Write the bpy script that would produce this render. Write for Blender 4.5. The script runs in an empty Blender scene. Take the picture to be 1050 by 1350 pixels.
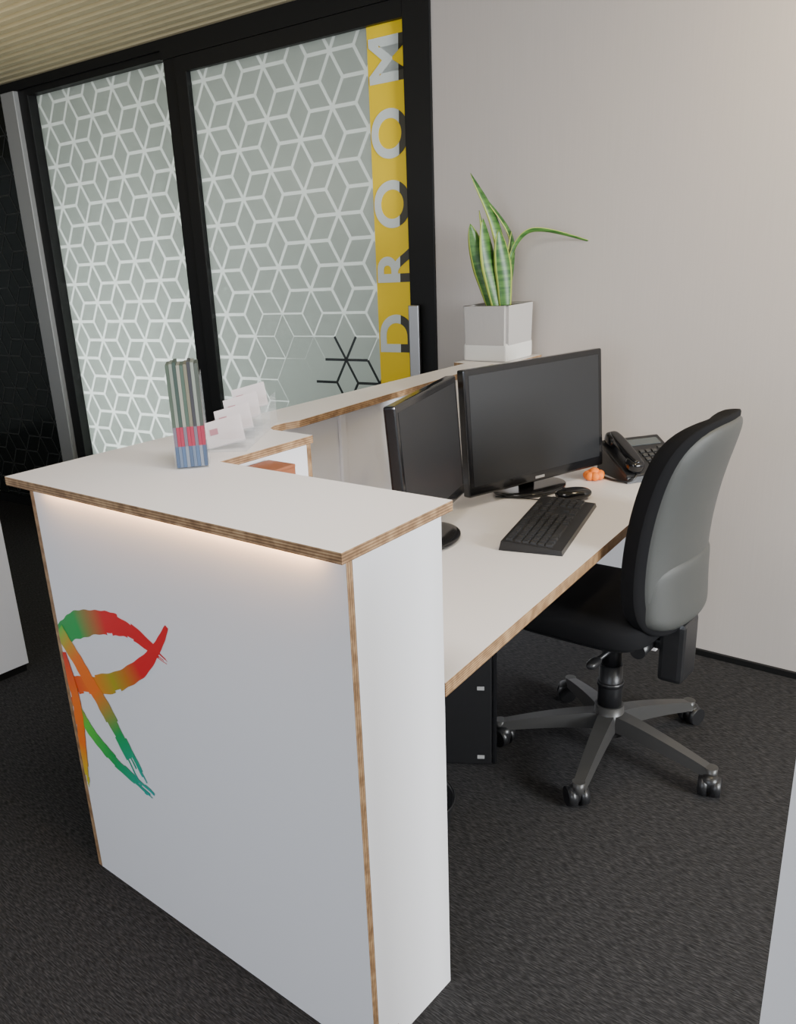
import bpy, bmesh, math, random
from mathutils import Vector, Matrix
random.seed(4)
C=bpy.context.collection
# ------------------------------------------------ materials
def mat(name,col,rough=.5,metal=0,spec=.5,emis=None,es=0,alpha=1,trans=0,bump=None):
    m=bpy.data.materials.new(name);m.use_nodes=True
    nt=m.node_tree;b=nt.nodes["Principled BSDF"]
    b.inputs["Base Color"].default_value=(*col,1);b.inputs["Roughness"].default_value=rough
    b.inputs["Metallic"].default_value=metal;b.inputs["Specular IOR Level"].default_value=spec
    b.inputs["Alpha"].default_value=alpha;b.inputs["Transmission Weight"].default_value=trans
    if emis: b.inputs["Emission Color"].default_value=(*emis,1);b.inputs["Emission Strength"].default_value=es
    if bump:
        t=nt.nodes.new("ShaderNodeTexNoise");t.inputs["Scale"].default_value=bump[0]
        g=nt.nodes.new("ShaderNodeTexCoord");nt.links.new(g.outputs["Object"],t.inputs["Vector"])
        u=nt.nodes.new("ShaderNodeBump");u.inputs["Strength"].default_value=bump[1];u.inputs["Distance"].default_value=.002
        nt.links.new(t.outputs["Fac"],u.inputs["Height"]);nt.links.new(u.outputs["Normal"],b.inputs["Normal"])
    return m
def ramp(nt,stops):
    r=nt.nodes.new("ShaderNodeValToRGB")
    while len(r.color_ramp.elements)<len(stops): r.color_ramp.elements.new(.5)
    for e,(p,c) in zip(r.color_ramp.elements,stops): e.position=p;e.color=(*c,1)
    return r
def ply(axis):
    m=mat("plywood_edge_"+"xyz"[axis],(.5,.3,.14),.55);nt=m.node_tree;b=nt.nodes["Principled BSDF"]
    g=nt.nodes.new("ShaderNodeNewGeometry");s=nt.nodes.new("ShaderNodeSeparateXYZ");nt.links.new(g.outputs["Position"],s.inputs[0])
    mu=nt.nodes.new("ShaderNodeMath");mu.operation='MULTIPLY';mu.inputs[1].default_value=2*math.pi/.0052;nt.links.new(s.outputs[axis],mu.inputs[0])
    si=nt.nodes.new("ShaderNodeMath");si.operation='SINE';nt.links.new(mu.outputs[0],si.inputs[0])
    n=nt.nodes.new("ShaderNodeTexNoise");n.inputs["Scale"].default_value=45;nt.links.new(g.outputs["Position"],n.inputs["Vector"])
    ad=nt.nodes.new("ShaderNodeMath");ad.operation='MULTIPLY_ADD';ad.inputs[1].default_value=.2;nt.links.new(si.outputs[0],ad.inputs[0]);nt.links.new(n.outputs["Fac"],ad.inputs[2])
    r=ramp(nt,[(.2,(.13,.07,.030)),(.5,(.26,.145,.07)),(.85,(.48,.32,.17))]);nt.links.new(ad.outputs[0],r.inputs[0]);nt.links.new(r.outputs[0],b.inputs["Base Color"])
    return m
PX,PY,PZ=ply(0),ply(1),ply(2)
LAM=mat("white_laminate",(.77,.765,.79),.38,bump=(220,.06))
LAMT=mat("white_laminate_top",(.80,.76,.745),.42,bump=(260,.06))
BLK=mat("black_plastic",(.012,.012,.013),.35,bump=(300,.15))
BLKG=mat("gloss_black",(.008,.008,.009),.12)
SCR=mat("lcd_screen",(.012,.013,.015),.36)
KEY=mat("key_black",(.022,.022,.024),.45)
FAB=mat("black_fabric",(.008,.008,.009),.9,spec=.15,bump=(900,.6))
SHELL=mat("grey_shell_plastic",(.052,.054,.051),.42,bump=(700,.5))
LEG=mat("dark_grey_nylon",(.038,.037,.036),.38)
CHR=mat("brushed_steel",(.5,.5,.5),.3,1)
ALU=mat("grey_aluminium",(.33,.33,.32),.45,.3)
FRM=mat("black_frame",(.006,.006,.006),.5,spec=.3)
YEL=mat("yellow_film",(.95,.66,.0),.4)
ACR=mat("clear_acrylic",(.9,.92,.95),.05,alpha=.10)
ORG=mat("orange_paper",(.85,.2,.015),.6)
WOOD=mat("red_brown_wood",(.28,.09,.035),.5,bump=(60,.3))
SOIL=mat("soil",(.03,.02,.012),.95,bump=(150,1))
WHT=mat("white_sticker",(.3,.3,.3),.6)
def paint(name,c1,c2,scale=(1,1,1)):
    m=mat(name,c1,.75);nt=m.node_tree;b=nt.nodes["Principled BSDF"]
    g=nt.nodes.new("ShaderNodeNewGeometry");mp=nt.nodes.new("ShaderNodeMapping");mp.inputs["Scale"].default_value=scale
    nt.links.new(g.outputs["Position"],mp.inputs["Vector"])
    n=nt.nodes.new("ShaderNodeTexNoise");n.inputs["Scale"].default_value=6;n.inputs["Detail"].default_value=6;nt.links.new(mp.outputs[0],n.inputs["Vector"])
    r=ramp(nt,[(.3,c1),(.7,c2)]);nt.links.new(n.outputs["Fac"],r.inputs[0]);nt.links.new(r.outputs[0],b.inputs["Base Color"])
    return m
WALL=paint("wall_vinyl",(.495,.452,.422),(.515,.47,.44),(30,30,.6))
CEIL=paint("ceiling_paint",(.46,.40,.25),(.50,.44,.28))
DARKW=paint("dark_room_paint",(.25,.27,.26),(.3,.32,.31))
CAR=mat("charcoal_carpet",(.03,.03,.03),.95,spec=.15);nt=CAR.node_tree;b=nt.nodes["Principled BSDF"]
g=nt.nodes.new("ShaderNodeNewGeometry");mp=nt.nodes.new("ShaderNodeMapping");mp.inputs["Scale"].default_value=(48,340,1);mp.inputs["Rotation"].default_value=(0,0,math.radians(-8))
nt.links.new(g.outputs["Position"],mp.inputs["Vector"]);n=nt.nodes.new("ShaderNodeTexNoise");n.inputs["Scale"].default_value=1;n.inputs["Detail"].default_value=2;nt.links.new(mp.outputs[0],n.inputs["Vector"])
r=ramp(nt,[(.34,(.014,.0135,.014)),(.52,(.030,.029,.030)),(.72,(.062,.060,.061))]);nt.links.new(n.outputs["Fac"],r.inputs[0]);nt.links.new(r.outputs[0],b.inputs["Base Color"])
u=nt.nodes.new("ShaderNodeBump");u.inputs["Strength"].default_value=.35;u.inputs["Distance"].default_value=.002;nt.links.new(n.outputs["Fac"],u.inputs["Height"]);nt.links.new(u.outputs["Normal"],b.inputs["Normal"])
def frosted(name,col,tr,rough=.35,tcol=None):
    m=bpy.data.materials.new(name);m.use_nodes=True;nt=m.node_tree;nt.nodes.clear()
    o=nt.nodes.new("ShaderNodeOutputMaterial");d=nt.nodes.new("ShaderNodeBsdfDiffuse");d.inputs[0].default_value=(*col,1)
    t=nt.nodes.new("ShaderNodeBsdfTranslucent");t.inputs[0].default_value=(*(tcol or col),1)
    mx=nt.nodes.new("ShaderNodeMixShader");mx.inputs[0].default_value=tr;nt.links.new(d.outputs[0],mx.inputs[1]);nt.links.new(t.outputs[0],mx.inputs[2])
    gl=nt.nodes.new("ShaderNodeBsdfGlossy");gl.inputs["Roughness"].default_value=rough;m2=nt.nodes.new("ShaderNodeMixShader");m2.inputs[0].default_value=.04
    nt.links.new(mx.outputs[0],m2.inputs[1]);nt.links.new(gl.outputs[0],m2.inputs[2]);nt.links.new(m2.outputs[0],o.inputs[0]);return m
FROST=frosted("frosted_sheet",(.58,.61,.59),.6,tcol=(.86,.9,.88))
FTILE=frosted("frosted_film_tile",(.32,.345,.32),.5,tcol=(.66,.70,.67))
DGL=mat("dark_glass",(.012,.014,.013),.12)
DLINE=mat("dark_glass_line",(.035,.036,.033),.4)
CLRD=mat("clear_cut_dark",(.03,.035,.035),.2)
LET=mat("letter_cutout",(.4,.43,.42),.35);nt=LET.node_tree;b=nt.nodes["Principled BSDF"]
g=nt.nodes.new("ShaderNodeNewGeometry");s=nt.nodes.new("ShaderNodeSeparateXYZ");nt.links.new(g.outputs["Position"],s.inputs[0])
mm=nt.nodes.new("ShaderNodeMath");mm.operation='MULTIPLY_ADD';mm.inputs[1].default_value=-.03;nt.links.new(s.outputs[2],mm.inputs[0]);nt.links.new(s.outputs[0],mm.inputs[2])
c=nt.nodes.new("ShaderNodeMath");c.operation='GREATER_THAN';c.inputs[1].default_value=-2.335-.037;nt.links.new(mm.outputs[0],c.inputs[0])
r=ramp(nt,[(.4,(.68,.74,.72)),(.6,(.045,.042,.03))]);nt.links.new(c.outputs[0],r.inputs[0]);nt.links.new(r.outputs[0],b.inputs["Base Color"])
def led(name,col,s):
    m=bpy.data.materials.new(name);m.use_nodes=True;nt=m.node_tree;nt.nodes.clear();o=nt.nodes.new("ShaderNodeOutputMaterial")
    e=nt.nodes.new("ShaderNodeEmission");e.inputs[0].default_value=(*col,1);e.inputs[1].default_value=s;nt.links.new(e.outputs[0],o.inputs[0]);return m
LED=led("warm_led",(1,.54,.22),46)
# ------------------------------------------------ helpers
def emp(name,loc=(0,0,0),rz=0):
    o=bpy.data.objects.new(name,None);o.location=loc;o.rotation_euler=(0,0,rz);o.empty_display_size=.1;C.objects.link(o);return o
def mesh(name,v,f,mats,parent=None,smooth=False,mi=None):
    me=bpy.data.meshes.new(name);me.from_pydata([tuple(x) for x in v],[],f)
    if not isinstance(mats,(list,tuple)): mats=[mats]
    for m in mats: me.materials.append(m)
    if mi:
        for p,i in zip(me.polygons,mi): p.material_index=i
    if smooth:
        for p in me.polygons: p.use_smooth=True
    me.update();o=bpy.data.objects.new(name,me);C.objects.link(o)
    if parent: o.parent=parent
    return o
def bm_obj(name,bm,m,parent,smooth=False):
    me=bpy.data.meshes.new(name);bm.to_mesh(me);bm.free()
    for x in (m if isinstance(m,(list,tuple)) else [m]): me.materials.append(x)
    if smooth:
        for p in me.polygons: p.use_smooth=True
    o=bpy.data.objects.new(name,me);C.objects.link(o)
    if parent: o.parent=parent
    return o
def box(name,x0,x1,y0,y1,z0,z1,m,parent=None,bev=0,M=None,seg=2,faces=None):
    bm=bmesh.new();bmesh.ops.create_cube(bm,size=1)
    for v in bm.verts: v.co=Vector(((x0+x1)/2+v.co.x*(x1-x0),(y0+y1)/2+v.co.y*(y1-y0),(z0+z1)/2+v.co.z*(z1-z0)))
    if bev: bmesh.ops.bevel(bm,geom=bm.edges[:],offset=bev,segments=seg,affect='EDGES',profile=.6)
    if faces:
        bm.normal_update()
        for f in bm.faces:
            for k,i in faces.items():
                ax='xyz'.index(k[1]);sg=1 if k[0]=='+' else -1
                if f.normal[ax]*sg>.9: f.material_index=i
    if M: bm.transform(M)
    return bm_obj(name,bm,m,parent)
def cyl(name,a,b,r1,r2,m,parent=None,n=24,smooth=True):
    a=Vector(a);b=Vector(b);d=b-a;q=d.to_track_quat('Z','Y');M=Matrix.Translation((a+b)/2)@q.to_matrix().to_4x4()
    bm=bmesh.new();bmesh.ops.create_cone(bm,cap_ends=True,segments=n,radius1=r1,radius2=r2,depth=d.length,matrix=M)
    for f in bm.faces: f.smooth=smooth and len(f.verts)==4
    return bm_obj(name,bm,m,parent)
def sell(name,loc,abc,e1,e2,m,parent=None,M=None,nu=40,nv=20):
    def sp(x,e): return math.copysign(abs(x)**e,x)
    v=[];f=[]
    for i in range(nv+1):
        ph=-math.pi/2+math.pi*i/nv
        for j in range(nu):
            th=2*math.pi*j/nu
            p=Vector((abc[0]*sp(math.cos(ph),e1)*sp(math.cos(th),e2),abc[1]*sp(math.cos(ph),e1)*sp(math.sin(th),e2),abc[2]*sp(math.sin(ph),e1)))
            if M: p=M@p
            v.append(p+Vector(loc))
    for i in range(nv):
        for j in range(nu): f.append((i*nu+j,i*nu+(j+1)%nu,(i+1)*nu+(j+1)%nu,(i+1)*nu+j))
    return mesh(name,v,f,m,parent,True)
def prism(name,pts,z0,z1,mt,ms,parent=None):
    n=len(pts);v=[(x,y,z0) for x,y in pts]+[(x,y,z1) for x,y in pts]
    f=[tuple(range(n-1,-1,-1)),tuple(range(n,2*n))]+[(i,(i+1)%n,(i+1)%n+n,i+n) for i in range(n)]
    return mesh(name,v,f,[mt,ms],parent,False,[0,0]+[1]*n)
def tube(name,pts,r,m,parent=None,cyc=False):
    cu=bpy.data.curves.new(name,'CURVE');cu.dimensions='3D';s=cu.splines.new('NURBS');s.points.add(len(pts)-1)
    for p,q in zip(s.points,pts): p.co=(*q,1)
    s.use_endpoint_u=True;s.order_u=3;cu.bevel_depth=r;cu.bevel_resolution=3;cu.materials.append(m)
    o=bpy.data.objects.new(name,cu);C.objects.link(o)
    if parent:o.parent=parent
    return o
# ------------------------------------------------ room shell
box("floor",-8,4,-3.5,6.2,-.1,0,CAR)
box("wall_back",-2.148,4,3.05,3.17,0,2.49,WALL)
box("baseboard_back",-1.0,4,3.036,3.05,0,.022,FRM)
box("wall_far",-8,4,6.1,6.2,0,2.6,DARKW)
box("wall_left",-8.1,-8,-3.5,6.2,0,2.6,DARKW)
box("ceiling",-8,4,-3.5,6.2,2.55,2.65,CEIL)
GA=math.radians(5.27)
rc=emp("ceiling_ribbed_panel",(-2.148,3.05,0),GA)
v=[];f=[];per=.078;N=48;pr=[(0,.03),(.5,.03),(.64,-.012),(.86,-.012)]
ys=[]
for i in range(N):
    for a,h in pr: ys.append((-(i+a)*per,2.487+.03-h))
for y,z in ys: v+=[(-5.6,y,z),(1.0,y,z)]
for i in range(len(ys)-1): f.append((2*i,2*i+1,2*i+3,2*i+2))
mesh("ribs",v,f,CEIL,rc)
# ------------------------------------------------ glazed wall
S=.12
OU,OZ=.137,.015
def cliprect(P,u0,u1,z0,z1):
    for ax,lim,sg in((0,u0,1),(0,u1,-1),(1,z0,1),(1,z1,-1)):
        Q=[]
        for i in range(len(P)):
            a=P[i];b=P[(i+1)%len(P)];da=(a[ax]-lim)*sg;db=(b[ax]-lim)*sg
            if da>=0:Q.append(a)
            if da*db<0:
                t=da/(da-db);Q.append((a[0]+(b[0]-a[0])*t,a[1]+(b[1]-a[1])*t))
        P=Q
        if len(P)<3:return None
    return P
def hexes(u0,u1,z0,z1):
    for i in range(-2,int((u1-u0)/(1.5*S))+3):
        for j in range(-2,int((z1-z0)/(1.732*S))+3):
            c=(u0+OU+1.5*S*i,z0+OZ+1.732*S*(j+.5*(i%2)))
            yield c,[(c[0]+S*math.cos(math.radians(60*k)),c[1]+S*math.sin(math.radians(60*k))) for k in range(6)]
def tiles(name,u0,u1,z0,z1,w,y,m,parent,fade):
    v=[];f=[]
    def inset(P,d):
        out=[];n=len(P)
        for i in range(n):
            p=Vector(P[i]);a=(Vector(P[i-1])-p).normalized();b=(Vector(P[(i+1)%n])-p).normalized()
            s=abs(a.x*b.y-a.y*b.x);q=p+(a+b)*d/s;out.append((q.x,q.y))
        return out
    for c,P in hexes(u0,u1,z0,z1):
        for R_ in((c,P[0],P[1],P[2]),(c,P[2],P[3],P[4]),(c,P[4],P[5],P[0])):
            mx=sum(p[0] for p in R_)/4;mz=sum(p[1] for p in R_)/4
            q=cliprect(inset(R_,fade(mx,mz)*w/2),u0,u1,z0,z1)
            if q:
                n=len(v);v+=[(a,y,b) for a,b in q];f.append(tuple(range(n,n+len(q))))
    return mesh(name,v,f,m,parent)
def lines(name,u0,u1,z0,z1,w,y,mt,parent,pick,box_):
    v=[];f=[];seen=set()
    def add(a,b):
        k=(round((a[0]+b[0])*500),round((a[1]+b[1])*500))
        if k in seen:return
        seen.add(k)
        if not pick((a[0]+b[0])/2,(a[1]+b[1])/2):return
        dx=b[0]-a[0];dz=b[1]-a[1];L=math.hypot(dx,dz);nx,nz=-dz/L*w/2,dx/L*w/2
        q=cliprect([(a[0]-nx,a[1]-nz),(b[0]-nx,b[1]-nz),(b[0]+nx,b[1]+nz),(a[0]+nx,a[1]+nz)],*box_)
        if q:
            n=len(v);v.extend([(p,y,r_) for p,r_ in q]);f.append(tuple(range(n,n+len(q))))
    for c,P in hexes(u0,u1,z0,z1):
        for k in range(6): add(P[k],P[(k+1)%6])
        for k in(0,2,4): add(c,P[k])
    return mesh(name,v,f,mt,parent)
gw=(-2.148,3.05,0)
d=emp("door_1",gw,GA)
box("stile_right",-.122,0,-.01,.05,0,2.40,FRM,d,.003)
box("stile_left",-1.358,-1.287,-.01,.03,0,2.34,FRM,d,.003)
box("rail_top",-1.358,-.122,-.01,.05,2.335,2.40,FRM,d)
box("rail_bottom",-1.287,-.122,-.01,.05,0,.09,FRM,d)
box("glass",-1.287,-.122,.02,.03,.09,2.335,FROST,d)
def fade(u,z):
    zb=1.10-.22*(u+1.0)
    a=max(0,min(1,(z-zb)/.35));b_=max(0,min(1,(-.85-u)/.25))
    return max(a,b_)
tiles("film_tiles",-1.287,-.303,.09,2.335,.0145,.0185,FTILE,d,fade)
lines("cut_lines",-1.287,-.303,.09,2.335,.012,.0178,CLRD,d,lambda u,z:math.hypot(u+.49,z-1.04)<.09 or (z<1.0 and u>-.62 and z>.8),(-1.287,-.303,.09,2.335))
box("yellow_film",-.303,-.1225,.0165,.0185,.09,2.335,YEL,d)
for ch,z in zip("BOARDROOM",(.12,.37,.63,.905,1.155,1.43,1.68,1.945,2.21)):
    cu=bpy.data.curves.new("letter",'FONT');cu.body=ch;cu.size=.235;cu.align_x='CENTER';cu.offset=.006;cu.extrude=.0006;cu.materials.append(LET)
    o=bpy.data.objects.new("letter_"+ch,cu);C.objects.link(o);o.parent=d
    o.matrix_local=Matrix.Translation((-.129,.0145,z))@Matrix.Rotation(-math.pi/2,4,'Y')@Matrix.Rotation(math.pi/2,4,'X')
box("pull_handle",-.112,-.062,-.045,-.03,.85,1.28,CHR,d,.004)
cyl("handle_post_a",(-.087,-.03,1.2),(-.087,-.01,1.2),.01,.01,CHR,d)
cyl("handle_post_b",(-.087,-.03,.92),(-.087,-.01,.92),.01,.01,CHR,d)
w=emp("window_1",gw,GA)
box("frame_right",-1.44,-1.36,-.0,.09,0,2.44,FRM,w,.003)
box("frame_left",-2.58,-2.50,-.0,.09,0,2.44,FRM,w,.003)
box("frame_top",-2.50,-1.44,.0,.09,2.41,2.44,FRM,w)
box("frame_bottom",-2.50,-1.44,.0,.09,0,.06,FRM,w)
box("glass",-2.50,-1.44,.06,.07,.06,2.41,FROST,w)
tiles("film_tiles",-2.50,-1.44,.06,2.41,.0155,.0585,FTILE,w,lambda a,b:1)
t=emp("trim_1",gw,GA)
box("header_beam",-1.44,0,-.015,.1,2.402,2.486,FRM,t)
box("header_left",-6,-1.44,-.015,.1,2.442,2.486,FRM,t)
box("grey_post",-2.70,-2.582,-.03,.1,0,2.44,ALU,t,.004)
w=emp("window_2",gw,GA)
box("glass",-5.8,-2.70,.06,.07,.06,2.44,DGL,w)
box("frame_bottom",-5.8,-2.70,.03,.1,0,.06,FRM,w)
lines("film_lines",-5.8,-2.70,.06,2.44,.008,.0585,DLINE,w,lambda a,b:True,(-5.8,-2.70,.06,2.44))
# ------------------------------------------------ reception counter
k=emp("reception_desk")
ZU,ZT=1.0695,1.089
pts=[(-1.812,.89),(-.82,.904),(-.835,1.222),(-1.46,1.222),(-1.46,1.53),(-1.605,1.535),(-1.632,1.55),(-1.645,1.58),(-1.643,1.62),(-1.63,1.66),(-1.70,2.65),(-1.70,2.75),(-1.655,2.76),(-1.655,3.035),(-1.87,3.035),(-1.87,2.76),(-1.815,2.75)]
prism("counter_top",pts,ZU,ZT,LAMT,PZ,k)
box("front_panel",-1.79,-.845,.940,.956,0,ZU,[LAM,PY],k,0,faces={'+x':1})
box("side_panel",-.863,-.845,.956,1.20,0,ZU,LAM,k)
box("end_inner_panel",-1.47,-.863,1.182,1.20,0,ZU,LAM,k)
box("long_front_panel",-1.806,-1.79,.940,3.04,0,ZU,[LAM,PX],k,0,faces={'-y':1})
box("inner_panel",-1.72,-1.702,1.22,3.03,0,ZU,LAM,k)
box("inner_box_side",-1.493,-1.475,1.20,1.52,0,ZU,LAM,k)
box("inner_box_end",-1.702,-1.4745,1.52,1.535,0,ZU,[LAM,PY],k,0,faces={'+x':1})
box("reflection_strip",-1.7015,-1.690,1.895,1.92,.73,ZU,LAM,k,.002)  # white strip modelled in place of a bright vertical reflection on the panel
box("plant_ledge_support",-1.79,-1.72,2.80,3.03,.7,ZU,LAM,k)
box("led_strip",-1.74,-.90,.922,.932,1.064,1.0692,LED,k)
mesh("ply_notch",[(-.8445,.985,0),(-.8445,1.02,0),(-.8445,1.015,.04)],[(0,1,2)],PZ,k)
def stroke(name,P,W,Cs,yy):
    Q=[];n=len(P);PP=[P[0]]+P+[P[-1]];M_=14
    for i in range(n-1):
        p0,p1,p2,p3=[Vector(PP[i+q]) for q in range(4)]
        for s in range(M_):
            t=s/M_;Q.append((.5*((2*p1)+(p2-p0)*t+(2*p0-5*p1+4*p2-p3)*t*t+(3*p1-p0-3*p2+p3)*t**3),(i+t)/(n-1)))
    Q.append((Vector(P[-1]),1))
    v=[];f=[];cols=[]
    def lerp(arr,t):
        x=t*(len(arr)-1);i=min(int(x),len(arr)-2);a=x-i
        A,B=arr[i],arr[i+1]
        return A*(1-a)+B*a if not isinstance(A,tuple) else tuple(p*(1-a)+q*a for p,q in zip(A,B))
    NB=9
    ph=[random.uniform(0,6) for _ in range(4)]
    for i,(q,t) in enumerate(Q):
        a=Q[max(i-1,0)][0];b_=Q[min(i+1,len(Q)-1)][0];dd=(b_-a).normalized();nn=Vector((-dd.y,dd.x))
        wv=lerp(W,t)/2*1.08
        e1=wv*(1+.05*math.sin(t*23+ph[0])+.04*math.sin(t*61+ph[1]));e2=wv*(1+.05*math.sin(t*19+ph[2])+.04*math.sin(t*71+ph[3]))
        for b2 in range(NB+1):
            s=-e1+(e1+e2)*b2/NB
            p=q+nn*s;v.append((max(p.x,-1.789),yy,p.y));cols.append((*lerp(Cs,t),1))
    for b2 in range(NB):
        st=0;en=len(Q)-1-random.randint(0,6)
        gaps=set()
        if b2 in(0,NB-1): 
            for _ in range(2):
                g0=random.randint(len(Q)//2,len(Q)-3);gaps|=set(range(g0,g0+3))
        for i in range(st,en):
            if i in gaps: continue
            a=i*(NB+1)+b2;f.append((a,a+NB+1,a+NB+2,a+1))
    o=mesh(name,v,f,LOGO,k)
    ca=o.data.color_attributes.new("Col",'FLOAT_COLOR','POINT')
    for i,cc in enumerate(cols): ca.data[i].color=cc
LOGO=mat("logo_print",(1,0,0),.45);nt=LOGO.node_tree;at=nt.nodes.new("ShaderNodeAttribute");at.attribute_name="Col";nt.links.new(at.outputs["Color"],nt.nodes["Principled BSDF"].inputs["Base Color"])
gr=(.02,.32,.07);rd=(.62,.015,.02);og=(.8,.16,.015);ol=(.35,.3,.02);tl=(.02,.35,.33);yg=(.45,.6,.03);lg=(.1,.5,.05)
stroke("logo_arc_top",[(-1.785,.684),(-1.70,.734),(-1.58,.77),(-1.477,.775),(-1.36,.735)],[.05,.06,.055,.04,.012],[gr,gr,rd,rd,rd],.9394)
stroke("logo_arc_bottom",[(-1.345,.82),(-1.385,.765),(-1.47,.685),(-1.58,.620),(-1.69,.580),(-1.785,.55)],[.010,.022,.038,.045,.045,.04],[rd,rd,rd,ol,og,rd],.9390)
stroke("logo_diagonal",[(-1.788,.70),(-1.707,.612),(-1.626,.52),(-1.52,.37)],[.045,.046,.05,.04],[lg,og,og,gr,tl],.9386)
stroke("logo_tail",[(-1.78,.52),(-1.735,.455),(-1.64,.395),(-1.485,.35)],[.035,.035,.033,.022],[rd,lg,gr,tl],.9382)
stroke("logo_left",[(-1.789,.64),(-1.765,.52),(-1.775,.39),(-1.789,.25)],[.03,.036,.034,.02],[rd,og,og,yg],.9378)
prism("desk_top",[(-1.698,1.203),(-.845,1.203),(-1.035,3.035),(-1.698,3.035)],.699,.73,LAMT,PZ,k)
box("desk_support_panel",-1.69,-1.12,2.98,3.0,0,.699,LAM,k)
box("modesty_panel",-1.697,-1.68,1.25,2.97,.25,.699,LAM,k)
# ------------------------------------------------ monitors
def monitor(cx,cy,ang,W,Hh,z0,name="computer_monitor"):
    e=emp(name,(cx,cy,0),ang)
    T=Matrix.Translation((0,0,z0+Hh/2))@Matrix.Rotation(math.radians(-4),4,'Y')@Matrix.Translation((0,0,-z0-Hh/2))
    box("housing",-.028,.004,-W/2,W/2,z0,z0+Hh,BLKG,e,.007,M=T,seg=3)
    box("back_bulge",-.055,-.028,-W*.3,W*.3,z0+Hh*.2,z0+Hh*.8,BLK,e,.012,M=T,seg=3)
    b_=.019
    box("screen",.003,.0048,-W/2+b_,W/2-b_,z0+.032,z0+Hh-b_,SCR,e,M=T)
    box("badge",.004,.0050,-.02,.02,z0+.01,z0+.018,CHR,e,M=T)
    cyl("neck",(-.045,0,.742),(-.045,0,z0+Hh*.35),.026,.022,BLKG,e)
    sell("foot",(-.03,0,.7395),(.10,.135,.009),.5,1,BLKG,e)
    return e
m2=monitor(-1.352,2.46,math.radians(-16),.595,.39,.768)
m1=monitor(-1.345,1.875,math.radians(17),.50,.355,.80)
box("yellow_note",.004,.0066,-.262,-.232,.772,.797,YEL,m2)
# ------------------------------------------------ keyboard
kb=emp("computer_keyboard",(-1.130,2.145,.7305),math.radians(15))
mesh("case",[(-.085,-.232,0),(.085,-.232,0),(.085,.232,0),(-.085,.232,0),(-.08,-.228,.026),(.082,-.228,.012),(.082,.228,.012),(-.08,.228,.026)],[(3,2,1,0),(4,5,6,7),(0,1,5,4),(1,2,6,5),(2,3,7,6),(3,0,4,7)],BLK,kb)
v=[];f=[]
def keybox(x,y,wx,wy):
    z=.026-.014*(x+.08)/.162;n=len(v);hx,hy=wx/2,wy/2
    for zz,s in((z-.001,1),(z+.006,.78)):
        for a,b_ in((-1,-1),(1,-1),(1,1),(-1,1)): v.append((x+a*hx*s,y+b_*hy*s,zz))
    f.extend([(n+4,n+5,n+6,n+7)]+[(n+i,n+(i+1)%4,n+4+(i+1)%4,n+4+i) for i in range(4)])
for rr in range(6):
    x=-.062+rr*.0205+(.004 if rr else 0)
    if rr==5:
        for y0,y1 in((-.215,-.19),(-.188,-.165),(-.163,-.14),(-.137,-.02),(-.018,.005),(.007,.03),(.032,.06)): keybox(x,(y0+y1)/2,.018,y1-y0-.002)
    else:
        for c_ in range(14): keybox(x,-.206+c_*.0197,.0175,.0175)
    for c_ in range(3):
        if not(rr==3 or (rr==4 and c_!=1)): keybox(x,.082+c_*.0197,.0175,.0175)
    for c_ in range(4):
        if rr: keybox(x,.15+c_*.0197,.0175,.0175)
mesh("keys",v,f,KEY,kb)
# ------------------------------------------------ mouse
mo=emp("computer_mouse",(-1.205,2.43,.7305),math.radians(50))
sell("body",(0,0,.019),(.058,.034,.019),.9,.85,BLKG,mo)
cyl("wheel",(-.03,-.004,.036),(-.03,.004,.036),.006,.006,KEY,mo)
tube("cable",[(-.05,0,.012),(-.08,.01,.004),(-.12,.03,.004),(-.16,.07,.004),(-.22,.10,.004)],.002,BLK,mo)
# ------------------------------------------------ phone
ph=emp("desk_phone",(-1.152,2.82,.7305),math.radians(-36))
mesh("base",[(-.10,-.11,0),(.10,-.11,0),(.10,.11,0),(-.10,.11,0),(-.095,-.105,.10),(.098,-.108,.02),(.098,.108,.02),(-.095,.105,.10)],[(3,2,1,0),(4,5,6,7),(0,1,5,4),(1,2,6,5),(2,3,7,6),(3,0,4,7)],BLK,ph)
sl=math.atan2(.08,.193);TM=Matrix.Translation((0,0,.061))@Matrix.Rotation(sl,4,'Y')
box("face_plate",-.105,.105,-.112,.112,-.006,.008,BLK,ph,.004,M=TM)
box("lcd",-.085,-.05,-.02,.095,.008,.011,mat("lcd_grey",(.08,.09,.09),.2),ph,.001,M=TM)
for i in range(4):
    for j in range(3): box("key_%d_%d"%(i,j),-.02+i*.022,-.006+i*.022,-.005+j*.023,.012+j*.023,.008,.0125,LEG,ph,.002,M=TM)
for i in range(6): box("memory_%d"%i,-.035+i*.019,-.023+i*.019,.07,.098,.008,.0115,LEG,ph,.0015,M=TM)
sell("earpiece",(0,0,0),(.03,.028,.02),.6,.7,BLKG,ph,M=TM@Matrix.Translation((-.075,-.075,.028)))
sell("mouthpiece",(0,0,0),(.03,.028,.02),.6,.7,BLKG,ph,M=TM@Matrix.Translation((.075,-.075,.028)))
sell("handset_grip",(0,0,0),(.095,.02,.013),.5,.6,BLKG,ph,M=TM@Matrix.Translation((0,-.075,.043)))
tube("cord",[(.10,-.075,.03),(.12,-.10,.01),(.06,-.13,.004),(.0,-.14,.004),(-.05,-.135,.004)],.0035,BLK,ph)
og_=emp("orange_paper_flower",(-1.256,2.68,.7305))
for i in range(7):
    a=i*2*math.pi/7
    sell("petal_%d"%i,(.020*math.cos(a),.024*math.sin(a),.015),(.016,.014,.015),1,1,ORG,og_,nu=14,nv=8)
sell("centre",(0,0,.021),(.02,.02,.02),1,1,ORG,og_,nu=16,nv=10)
wb=emp("wooden_file_box",(-1.425,1.295,.7305))
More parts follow.
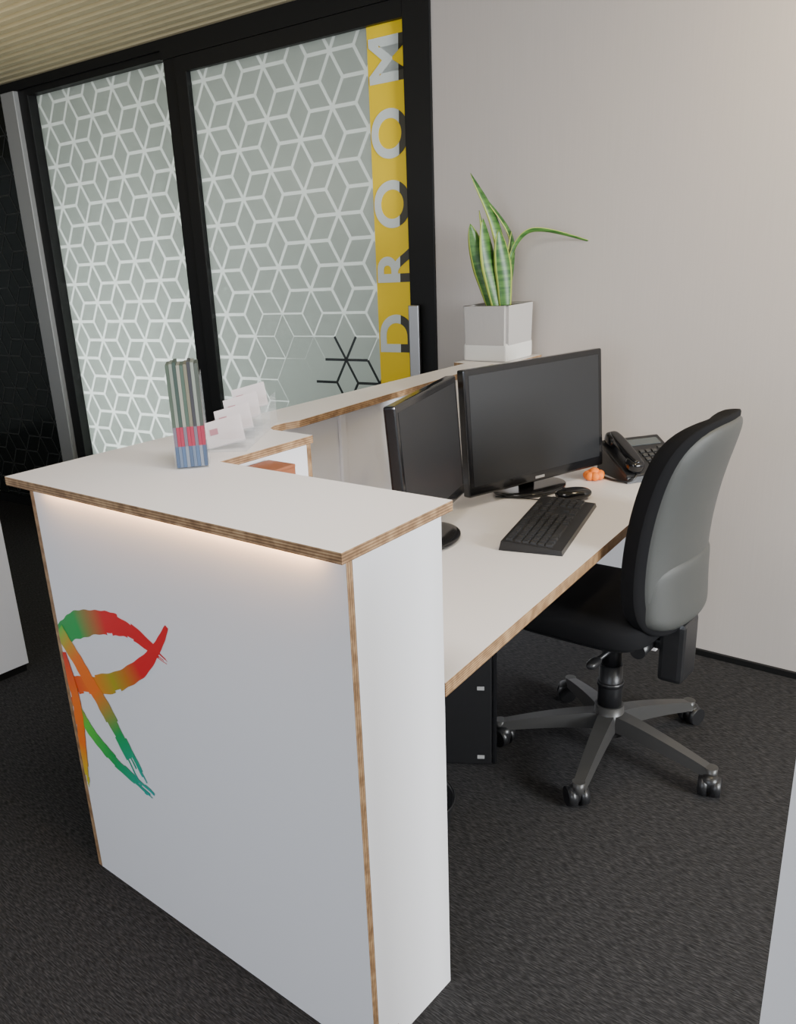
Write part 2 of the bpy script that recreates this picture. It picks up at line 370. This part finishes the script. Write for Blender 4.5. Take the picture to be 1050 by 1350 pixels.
box("side_a",-.042,-.034,-.07,.085,0,.32,WOOD,wb);box("side_b",.037,.045,-.07,.085,0,.32,WOOD,wb)
box("end_a",-.034,.037,-.07,-.062,0,.32,WOOD,wb);box("end_b",-.034,.037,.077,.085,0,.32,WOOD,wb);box("base",-.034,.037,-.062,.077,0,.008,WOOD,wb)
box("lid",-.043,.046,-.071,.086,.32,.328,WOOD,wb,.002)
# ------------------------------------------------ brochures
bh=emp("brochure_holder",(-1.495,1.175,ZT+.0005),math.radians(-41))
box("base",-.045,.045,-.036,.038,0,.003,ACR,bh)
box("front",-.045,.045,-.036,-.034,.003,.12,ACR,bh);box("back",-.045,.045,.036,.038,.003,.20,ACR,bh)
box("side_l",-.045,-.043,-.034,.036,.003,.10,ACR,bh)
bc=[(.05,.07,.05),(.16,.18,.15),(.03,.05,.04),(.22,.22,.18),(.05,.08,.06),(.14,.13,.09),(.03,.03,.035),(.18,.2,.17),(.05,.06,.05)]
lo=[(.05,.08,.14),(.10,.13,.19),(.06,.10,.18),(.16,.18,.22)]
for i,cc in enumerate(bc):
    y=-.033+i*.0075
    box("brochure_%d"%i,-.038,.040,y,y+.0070,.092,.222+.008*random.random(),mat("brochure_%d"%i,cc,.45),bh)
    box("brochure_mid_%d"%i,-.038,.040,y,y+.0070,.050,.092,mat("brochure_mid_%d"%i,(.26,.02,.045) if i%3 else (.12,.10,.13),.45),bh)
    box("brochure_low_%d"%i,-.038,.040,y,y+.0070,.004,.050,mat("brochure_low_%d"%i,lo[i%4],.45),bh)
# ------------------------------------------------ card holder
ch=emp("business_card_holder",(-1.625,1.455,ZT+.0005),math.radians(33))
CARD=mat("card_white",(.85,.78,.79),.4,alpha=.5);PINK=mat("card_pink",(.55,.25,.3),.4,alpha=.6)
for i in range(4):
    y=-.19+i*.088;zb=.0+.012*i
    box("tier_base_%d"%i,-.05,.05,y,y+.08,zb,zb+.003,ACR,ch)
    box("tier_front_%d"%i,-.05,.05,y,y+.002,0,zb+.03,ACR,ch)
    for s in(-1,1): box("tier_side_%d_%d"%(i,s),s*.05-.001,s*.05+.001,y+.002,y+.08,0,zb+.045,ACR,ch)
    Mt=Matrix.Translation((0,y+.02,zb+.005))@Matrix.Rotation(math.radians(-30),4,'X')@Matrix.Rotation(math.radians(-14),4,'Y')
    for q in range(2): box("cards_%d_%d"%(i,q),-.045,.045,q*.006,q*.006+.002,.011,.075+.003*q,CARD,ch,M=Mt)
    box("card_print_%d"%i,-.035,-.015,-.0012,-.0004,.04,.055,PINK,ch,M=Mt)
# ------------------------------------------------ planter
POTC=mat("concrete_pot",(.42,.40,.385),.85,bump=(80,.4));POTW=mat("white_glaze",(.66,.65,.62),.6)
pp=emp("potted_snake_plant",(-1.762,2.895,ZT+.0005),0)
hw=.097
def ring(h,z): return [(-h,-h,z),(h,-h,z),(h,h,z),(-h,h,z)]
box("pot_base",-hw+.003,hw-.003,-hw+.003,hw-.003,0,.066,POTW,pp,.012,seg=3)
bm=bmesh.new()
rs=[ring(hw-.003,.060),ring(hw,.20),ring(hw-.014,.20),ring(hw-.018,.16)]
vv=[[bm.verts.new(p) for p in r_] for r_ in rs]
for a_,b_ in zip(vv,vv[1:]):
    for i in range(4): bm.faces.new((a_[i],a_[(i+1)%4],b_[(i+1)%4],b_[i]))
bmesh.ops.bevel(bm,geom=[e for e in bm.edges if abs(e.verts[0].co.z-e.verts[1].co.z)>.02],offset=.012,segments=4,affect='EDGES')
bm_obj("pot_body",bm,POTC,pp)
box("soil",-hw+.019,hw-.019,-hw+.019,hw-.019,.064,.175,SOIL,pp)
LG=mat("leaf_green",(.045,.13,.03),.4);LY=mat("leaf_edge",(.36,.44,.08),.4)
nt=LG.node_tree;tx=nt.nodes.new("ShaderNodeTexNoise");g=nt.nodes.new("ShaderNodeTexCoord");mp=nt.nodes.new("ShaderNodeMapping");mp.inputs["Scale"].default_value=(10,10,90)
nt.links.new(g.outputs["Object"],mp.inputs[0]);nt.links.new(mp.outputs[0],tx.inputs["Vector"]);tx.inputs["Scale"].default_value=1
r=ramp(nt,[(.4,(.02,.085,.012)),(.6,(.065,.17,.03))]);nt.links.new(tx.outputs["Fac"],r.inputs[0]);nt.links.new(r.outputs[0],nt.nodes["Principled BSDF"].inputs["Base Color"])
lat=Vector((.73,.68,0));dep=Vector((-.68,.73,0))
def leaf(name,P,W,tw=0):
    pts=[];n=len(P);PP=[P[0]]+P+[P[-1]]
    for i in range(n-1):
        q=[Vector(PP[i+s]) for s in range(4)]
        for s in range(8):
            t=s/8;pts.append(.5*((2*q[1])+(q[2]-q[0])*t+(2*q[0]-5*q[1]+4*q[2]-q[3])*t*t+(3*q[1]-q[0]-3*q[2]+q[3])*t**3))
    pts.append(Vector(P[-1]));v=[];f=[];mi=[];N_=len(pts)
    for i,p in enumerate(pts):
        t=i/(N_-1);wd=W*(.55+.9*t if t<.5 else 1.0)*(1-max(0,(t-.5)/.5)**2.2)/2+.001
        dd=(pts[min(i+1,N_-1)]-pts[max(i-1,0)]).normalized()
        side=Vector((dd.z,0,-dd.x)).normalized() if abs(dd.z)+abs(dd.x)>.01 else Vector((1,0,0))
        side=Matrix.Rotation(tw+t*.5,3,dd)@side;nn=dd.cross(side)
        for s,c_ in((-1,.0),(-.78,.25),(0,.5),(.78,.25),(1,0)):
            l=p+side*wd*s+nn*wd*(.5-c_)*.7
            v.append(lat*l.x+dep*l.y+Vector((0,0,l.z)))
    for i in range(N_-1):
        for j in range(4): f.append((i*5+j,i*5+j+1,i*5+j+6,i*5+j+5));mi.append(1 if j in(0,3) else 0)
    o=mesh(name,v,f,[LG,LY],pp,True,mi);s=o.modifiers.new("s",'SOLIDIFY');s.thickness=.003
leaf("leaf_1",[(.03,.02,.17),(.03,.02,.33),(-.01,.02,.50),(-.095,.02,.655)],.05,.3)
leaf("leaf_2",[(-.02,-.02,.17),(-.06,-.02,.32),(-.105,-.02,.485)],.065,-.4)
leaf("leaf_3",[(.0,-.03,.17),(-.03,-.03,.33),(-.06,-.03,.50)],.07,.2)
leaf("leaf_4",[(.02,-.04,.17),(.015,-.04,.32),(-.005,-.04,.46)],.065,-.1)
leaf("leaf_5",[(.01,.04,.17),(-.02,.04,.36),(-.06,.04,.53)],.05,.8)
leaf("leaf_6",[(.04,0,.17),(.045,0,.30),(.05,0,.45)],.05,.7)
leaf("leaf_7",[(.03,.03,.17),(.06,.03,.32),(.05,.03,.45),(-.07,.03,.605)],.03,.5)
leaf("leaf_8",[(.035,-.01,.17),(.035,-.02,.33),(.08,-.03,.43),(.16,-.05,.445),(.35,-.08,.385)],.018,.2)
# ------------------------------------------------ chair
cx,cy=-.972,2.245
oc=emp("office_chair",(cx,cy,0),0)
for i in range(5):
    a=math.radians(209+72*i);u_=Vector((math.cos(a),math.sin(a),0));n_=Vector((-u_.y,u_.x,0));R0,R1=.03,.325
    v=[];f=[];K=8
    for s in range(K+1):
        t=s/K;r_=R0+(R1-R0)*t;zt=.140-.058*t**1.4;h=.05-.022*t;wd=.031-.012*t
        for (aa,bb) in((-1,-h),(-.75,0),(.75,0),(1,-h)): 
            p=u_*r_+n_*wd*aa;v.append((p.x,p.y,zt+bb))
    for s in range(K):
        for j in range(4): f.append((s*4+j,s*4+(j+1)%4,s*4+4+(j+1)%4,s*4+4+j))
    f+= [(3,2,1,0),(K*4,K*4+1,K*4+2,K*4+3)]
    mesh("leg_%d"%(i+1),v,f,LEG,oc)
    p=u_*R1;cyl("stem_%d"%(i+1),(p.x,p.y,.04),(p.x,p.y,.085),.014,.018,LEG,oc)
    ca=a+.9+i*1.3;w_=Vector((math.cos(ca),math.sin(ca),0));tr=Vector((-w_.y,w_.x,0))*.012
    q=p+tr
    for s in(-1,1):
        A=q+w_*s*.005;B=q+w_*s*.030
        cyl("wheel_%d_%s"%(i+1,"a" if s<0 else "b"),(A.x,A.y,.0315),(B.x,B.y,.0315),.031,.028,BLK,oc)
    sell("hood_%d"%(i+1),(q.x,q.y,.042),(.027,.027,.027),.8,1,BLK,oc,nu=16,nv=8)
cyl("hub",(0,0,.07),(0,0,.165),.05,.042,LEG,oc)
cyl("column_outer",(0,0,.15),(0,0,.30),.036,.034,BLK,oc)
cyl("column_ring",(0,0,.23),(0,0,.245),.039,.039,BLK,oc)
cyl("gas_lift",(0,0,.30),(0,0,.41),.028,.028,BLK,oc)
box("mechanism",-.09,.10,-.055,.055,.395,.44,BLK,oc,.01)
sell("seat",(-.055,0,.485),(.225,.235,.045),.45,.38,FAB,oc)
sell("seat_pan",(-.055,0,.455),(.205,.215,.02),.4,.4,BLK,oc)
cyl("lever",(.06,-.05,.42),(.05,-.22,.41),.007,.007,BLK,oc);sell("lever_knob",(.05,-.23,.41),(.015,.03,.012),.7,.7,BLK,oc,nu=14,nv=8)
cyl("tilt_knob",(.12,-.035,.415),(.12,-.11,.415),.02,.022,BLK,oc)
box("back_bar",.08,.18,-.035,.035,.400,.430,BLK,oc,.008)
box("back_bracket",.155,.225,-.055,.055,.315,.50,BLK,oc,.014)
box("back_bracket_upper",.165,.195,-.035,.035,.45,.60,BLK,oc,.01)
def back(name,off,T,m,hwid,zlo,zhi,sgn):
    v=[];f=[];NU,NV=22,34
    for side in(0,1):
        for i in range(NV+1):
            q=-math.cos(math.pi*i/NV);vv_=(q+1)/2;z=zlo+(zhi-zlo)*vv_
            taper=1-.10*vv_-.08*(1-vv_)**3
            hwd=hwid*taper*max(0,(1-abs(q)**6))**.30
            zz=(z-.5)/.6
            xc=.200+.085*zz**2-.018*math.sin(math.pi*min(max(zz,0),1))+off
            for j in range(NU+1):
                u_=-math.cos(math.pi*j/NU)
                th=T*max(0,(1-abs(u_)**7))**.5*max(0,(1-abs(q)**9))**.5
                y=hwd*u_;x=xc-.045*(y/.2)**2
                v.append((x+sgn*th*side,y,z))
    n=(NU+1)*(NV+1)
    for side in(0,1):
        for i in range(NV):
            for j in range(NU):
                a_=side*n+i*(NU+1)+j;f.append((a_,a_+1,a_+NU+2,a_+NU+1))
    return mesh(name,v,f,m,oc,True)
back("back_cushion",0,.075,FAB,.228,.475,1.07,-1)
back("back_edge",.0005,.016,FAB,.229,.475,1.07,1)
back("back_shell",.006,.026,SHELL,.208,.49,1.055,1)
back("back_shell_lower",.009,.030,SHELL,.200,.50,.70,1)
# ------------------------------------------------ computer tower
pc=emp("computer_tower",(-1.447,1.902,0),math.radians(33))
box("case",-.19,.23,-.09,.09,.01,.44,BLK,pc,.004)
box("front_bezel",.23,.245,-.09,.09,.01,.44,BLKG,pc,.005)
box("drive_slot",.245,.247,-.075,.075,.36,.385,KEY,pc)
box("label_top",.187,.208,-.0912,-.09,.265,.277,WHT,pc);box("label_bottom",.187,.208,-.0912,-.09,.03,.042,WHT,pc)
for i,(a,b_) in enumerate(((-.16,-.06),(.2,-.06),(-.16,.06),(.2,.06))): cyl("foot_%d"%i,(a,b_,0),(a,b_,.012),.015,.015,BLK,pc)
wbn=emp("waste_bin",(-1.24,1.58,0))
bm=bmesh.new();prof=[(0,.004),(.105,.0),(.11,.004),(.125,.09),(.129,.094),(.125,.098),(.121,.09),(.106,.01),(0,.01)]
rings=[[bm.verts.new((r_*math.cos(2*math.pi*i/32),r_*math.sin(2*math.pi*i/32),z)) for i in range(32)] for r_,z in prof[1:-1]]
for a_,b_ in zip(rings,rings[1:]):
    for i in range(32): bm.faces.new((a_[i],a_[(i+1)%32],b_[(i+1)%32],b_[i]))
bm.faces.new(rings[0][::-1]);bm.faces.new(rings[-1])
bm_obj("bin_body",bm,BLK,wbn,True)
cb=emp("power_cables")
tube("cable_a",[(-1.60,2.20,.68),(-1.35,2.15,.60),(-1.15,2.12,.52),(-1.12,2.2,.60),(-1.25,2.3,.69)],.004,BLK,cb)
# ------------------------------------------------ side cabinets
c1=emp("storage_cabinet")
box("body",-3.7,-3.055,.2,1.45,.03,.75,LAM,c1,.002);box("kick",-3.68,-3.06,.22,1.44,0,.03,FRM,c1)
box("door_gap",-3.056,-3.0545,.82,.824,.05,.73,FRM,c1)
c2=emp("white_partition")
box("panel",-.232,.9,1.15,1.17,0,1.2,LAM,c2,.002);box("foot_rail",-.22,.9,1.152,1.168,0,.01,FRM,c2)
# ------------------------------------------------ lights
def area(name,loc,target,size,en,col,sy=None):
    l=bpy.data.lights.new(name,'AREA');l.energy=en;l.color=col;l.size=size
    if sy: l.shape='RECTANGLE';l.size_y=sy
    o=bpy.data.objects.new(name,l);o.location=loc;o.rotation_euler=(Vector(target)-Vector(loc)).to_track_quat('-Z','Y').to_euler();C.objects.link(o);return o
area("window_daylight",(3.6,1.6,1.7),(-1.2,2.0,.7),1.5,370,(.93,.97,1),1.4)
area("window_daylight_front",(-.2,-3.0,1.6),(-1.4,1.5,.7),2.4,85,(.80,.88,1),1.8)
area("ceiling_downlight_warm",(-.3,2.45,2.47),(-.2,3.05,1.6),.25,17,(1,.80,.50))
area("counter_top_fill",(-.9,.9,2.46),(-.9,.9,0),.6,22,(1,.94,.9),.6)  # added fill lamp, lifts the slab top and other upward faces
area("meeting_room_window",(-4.4,4.3,.8),(-4.1,2.9,.7),1.0,125,(.98,1,.98),.9)
area("meeting_room_ceiling_light",(-2.8,4.4,2.45),(-2.8,4.2,0),1.4,48,(1,1,.97))
area("ceiling_light_left",(-3.6,1.4,1.9),(-3.6,1.9,2.5),.5,5,(1,.85,.6))
wd=bpy.data.worlds.new("world");bpy.context.scene.world=wd;wd.use_nodes=True
wd.node_tree.nodes["Background"].inputs[0].default_value=(.80,.83,.90,1);wd.node_tree.nodes["Background"].inputs[1].default_value=.9
# ------------------------------------------------ camera
pitch,roll,yaw=.34227,.068903,.75748
sy,cy_=math.sin(yaw),math.cos(yaw)
fw=Vector((-sy*math.cos(pitch),cy_*math.cos(pitch),-math.sin(pitch)));rt=Vector((cy_,sy,0));dn=fw.cross(rt)
r2=rt*math.cos(roll)+dn*math.sin(roll);d2=-rt*math.sin(roll)+dn*math.cos(roll)
cam=bpy.data.cameras.new("camera");co=bpy.data.objects.new("camera",cam);C.objects.link(co)
M=Matrix.Identity(4)
for i in range(3): M[i][0]=r2[i];M[i][1]=-d2[i];M[i][2]=-fw[i]
M[2][3]=1.52
co.matrix_world=M;cam.sensor_width=36;cam.lens=36*1131.9/1350;cam.shift_x=(525-428.46)/1350;cam.shift_y=(733.88-675)/1350;cam.clip_start=.02
bpy.context.scene.camera=co
